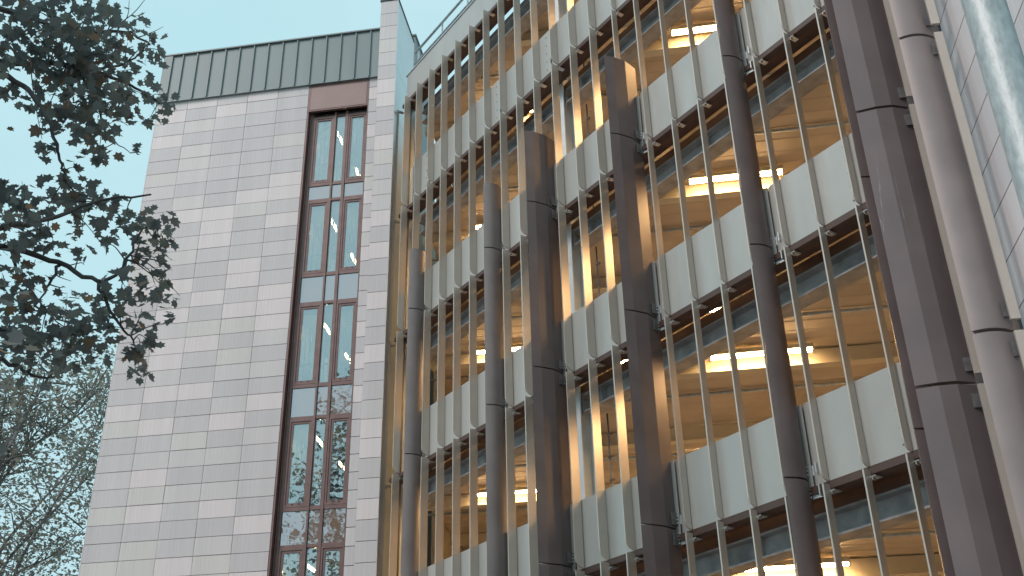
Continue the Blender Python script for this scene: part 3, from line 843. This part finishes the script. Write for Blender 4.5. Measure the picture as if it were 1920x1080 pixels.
for px, py, rr, den in clumps:
    rho = 10.95 + rng.normal(0, 0.4)
    c3 = at_rho(px, py, rho)
    slant = np.linalg.norm(c3 - CAM)
    r3 = rr / 2021.0 * slant * 1.22
    add_clump(c3, r3, int(den * (2.5 + (rr / 8.2) ** 2 * 1.12)))
# the rest of the crown, round the trunk and out of the frame
for _ in range(420):
    a = rng.uniform(0, 2 * math.pi); rr = 3.6 * math.sqrt(rng.uniform(0.02, 1)); zz = rng.uniform(5.0, 16.5)
    k = 1.0 - max(0, (zz - 11) / 7.5) ** 1.5
    c3 = TB + np.array([rr * k * math.cos(a), rr * k * math.sin(a), zz])
    q = c3 - CAM
    dpt = q @ FWD
    if dpt > 0.5:
        px = 960 + 2021 * (q @ CX) / dpt
        if px > -110: continue
    base = TB + np.array([0.15, 0.15, zz - 0.7])
    br = curve([base, (base + c3) / 2 + [0, 0, 0.25], c3], 3)
    bmb.tube([p - TB for p in br], list(np.linspace(0.045, 0.012, len(br))), 5)
    for _ in range(38):
        d = rng.normal(0, 1, 3); d /= np.linalg.norm(d)
        lp.append(c3 + d * 0.75 * rng.uniform(0, 1) ** 0.5)
bmb.build('boughs', M['bark'], mp_)
two = tw_.build('twigs', M['bark'], mp_); two['kind'] = 'stuff'
lp = np.array(lp)
place('crown', leaf_mesh('crown', M['leaf'], maple_base, maple_faces, lp - TB, rng.uniform(0.07, 0.15, len(lp)), rng, 0.55), mp_)

# --- finer, paler trees farther off
def far_tree(label, base_px, rho, limbs, leaves, n_leaf, seed, lsize):
    r_ = np.random.default_rng(seed)
    b0 = at_rho(base_px, 1000, rho); b0 = np.array([b0[0], b0[1], 0.0])
    t = thing('distant_tree', label, 'tree', tuple(b0), 0, 'pale trees beyond the tiled block')
    first = at_rho(*limbs[0][0][0], rho)
    w = MB()
    tp = curve([b0, b0 + [0.1, 0, 2.5], np.array([b0[0], b0[1], first[2] * 0.75])], 4)
    w.tube([p - b0 for p in tp], list(np.linspace(0.32, 0.2, len(tp))), 8)
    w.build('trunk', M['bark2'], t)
    lb = MB(); pts_all = []
    for pts, r0 in limbs:
        P3 = [at_rho(px, py, rho + r_.normal(0, 0.8)) for px, py in pts]
        c = curve([tp[-1]] + P3, 5)
        lb.tube([p - b0 for p in c], list(np.linspace(r0 * 0.7, r0 * 0.13, len(c))), 6)
        for k in range(4, len(c)):
            pts_all.append(c[k])
            for _ in range(2):
                e = c[k] + np.array([r_.normal(0, 0.9), r_.normal(0, 0.9), abs(r_.normal(0.5, 0.8))])
                tw = curve([c[k], (c[k] + e) / 2 + r_.normal(0, 0.12, 3), e], 3)
                lb.tube([p - b0 for p in tw], list(np.linspace(r0 * 0.22, 0.006, len(tw))), 4, False)
                pts_all += [tw[-1], tw[len(tw) // 2]]
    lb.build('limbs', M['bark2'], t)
    pa = np.array(pts_all)
    L = []
    for px, py, rr, den in leaves:
        n = int(n_leaf * den * rr * rr / 2500)
        for _ in range(n):
            a = r_.uniform(0, 6.283); d = rr * math.sqrt(r_.uniform())
            L.append((px + d * math.cos(a), py + d * math.sin(a)))
    pos = []
    # leaves gather round sub-clumps
    cl = [at_rho(px, py, rho + r_.normal(0, 1.4)) for px, py in L[::9]]
    for c in cl:
        for _ in range(9):
            pos.append(c + r_.normal(0, 0.30, 3))
    for q in pa:
        for _ in range(5): pos.append(q + r_.normal(0, 0.28, 3))
    pos = np.array(pos)
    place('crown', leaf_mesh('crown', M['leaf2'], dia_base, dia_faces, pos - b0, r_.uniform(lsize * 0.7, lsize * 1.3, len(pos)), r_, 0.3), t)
far_tree('pale open crowned tree with rising limbs, lower left edge of the view', -60, 36,
         [([(-30, 930), (10, 850), (60, 760), (100, 690), (120, 640)], 0.15), ([(-40, 940), (0, 880), (70, 830), (130, 790), (185, 720)], 0.13), ([(-60, 960), (-10, 880), (5, 780), (15, 710)], 0.12),
          ([(-70, 960), (-40, 820), (-30, 700)], 0.12), ([(-30, 960), (40, 850), (80, 800), (160, 740)], 0.09), ([(-20, 960), (30, 800), (40, 720)], 0.09)],
         [(20, 730, 50, .7), (70, 740, 50, .7), (30, 790, 50, .7), (90, 800, 45, .6), (10, 850, 40, .5), (-40, 760, 70, .7), (-40, 860, 70, .7), (60, 860, 45, .5), (110, 740, 40, .5), (120, 840, 40, .5), (15, 700, 40, .5)], 300, 3, 0.155)
far_tree('browner dense tree rising against the edge of the tiled wall', 40, 44,
         [([(0, 1080), (70, 990), (160, 900), (200, 850)], 0.12), ([(-10, 1060), (60, 960), (150, 860), (205, 760)], 0.12), ([(20, 1090), (100, 1040), (170, 980)], 0.10), ([(30, 1070), (110, 930), (170, 820), (200, 720)], 0.10)],
         [(170, 730, 45, 1.1), (195, 790, 36, 1.4), (150, 770, 30, .7), (170, 850, 45, 1.0), (130, 830, 34, .7), (185, 900, 35, 1.0), (140, 900, 45, .7), (90, 900, 45, .6), (60, 960, 55, .6), (120, 960, 45, .6), (160, 960, 30, .9), (30, 1030, 55, .8), (90, 1030, 45, .8), (140, 1030, 30, 1), (100, 1080, 60, 1), (20, 1090, 60, 1.), (120, 700, 40, .6), (185, 690, 40, .9), (20, 920, 40, .4)], 370, 5, 0.17)
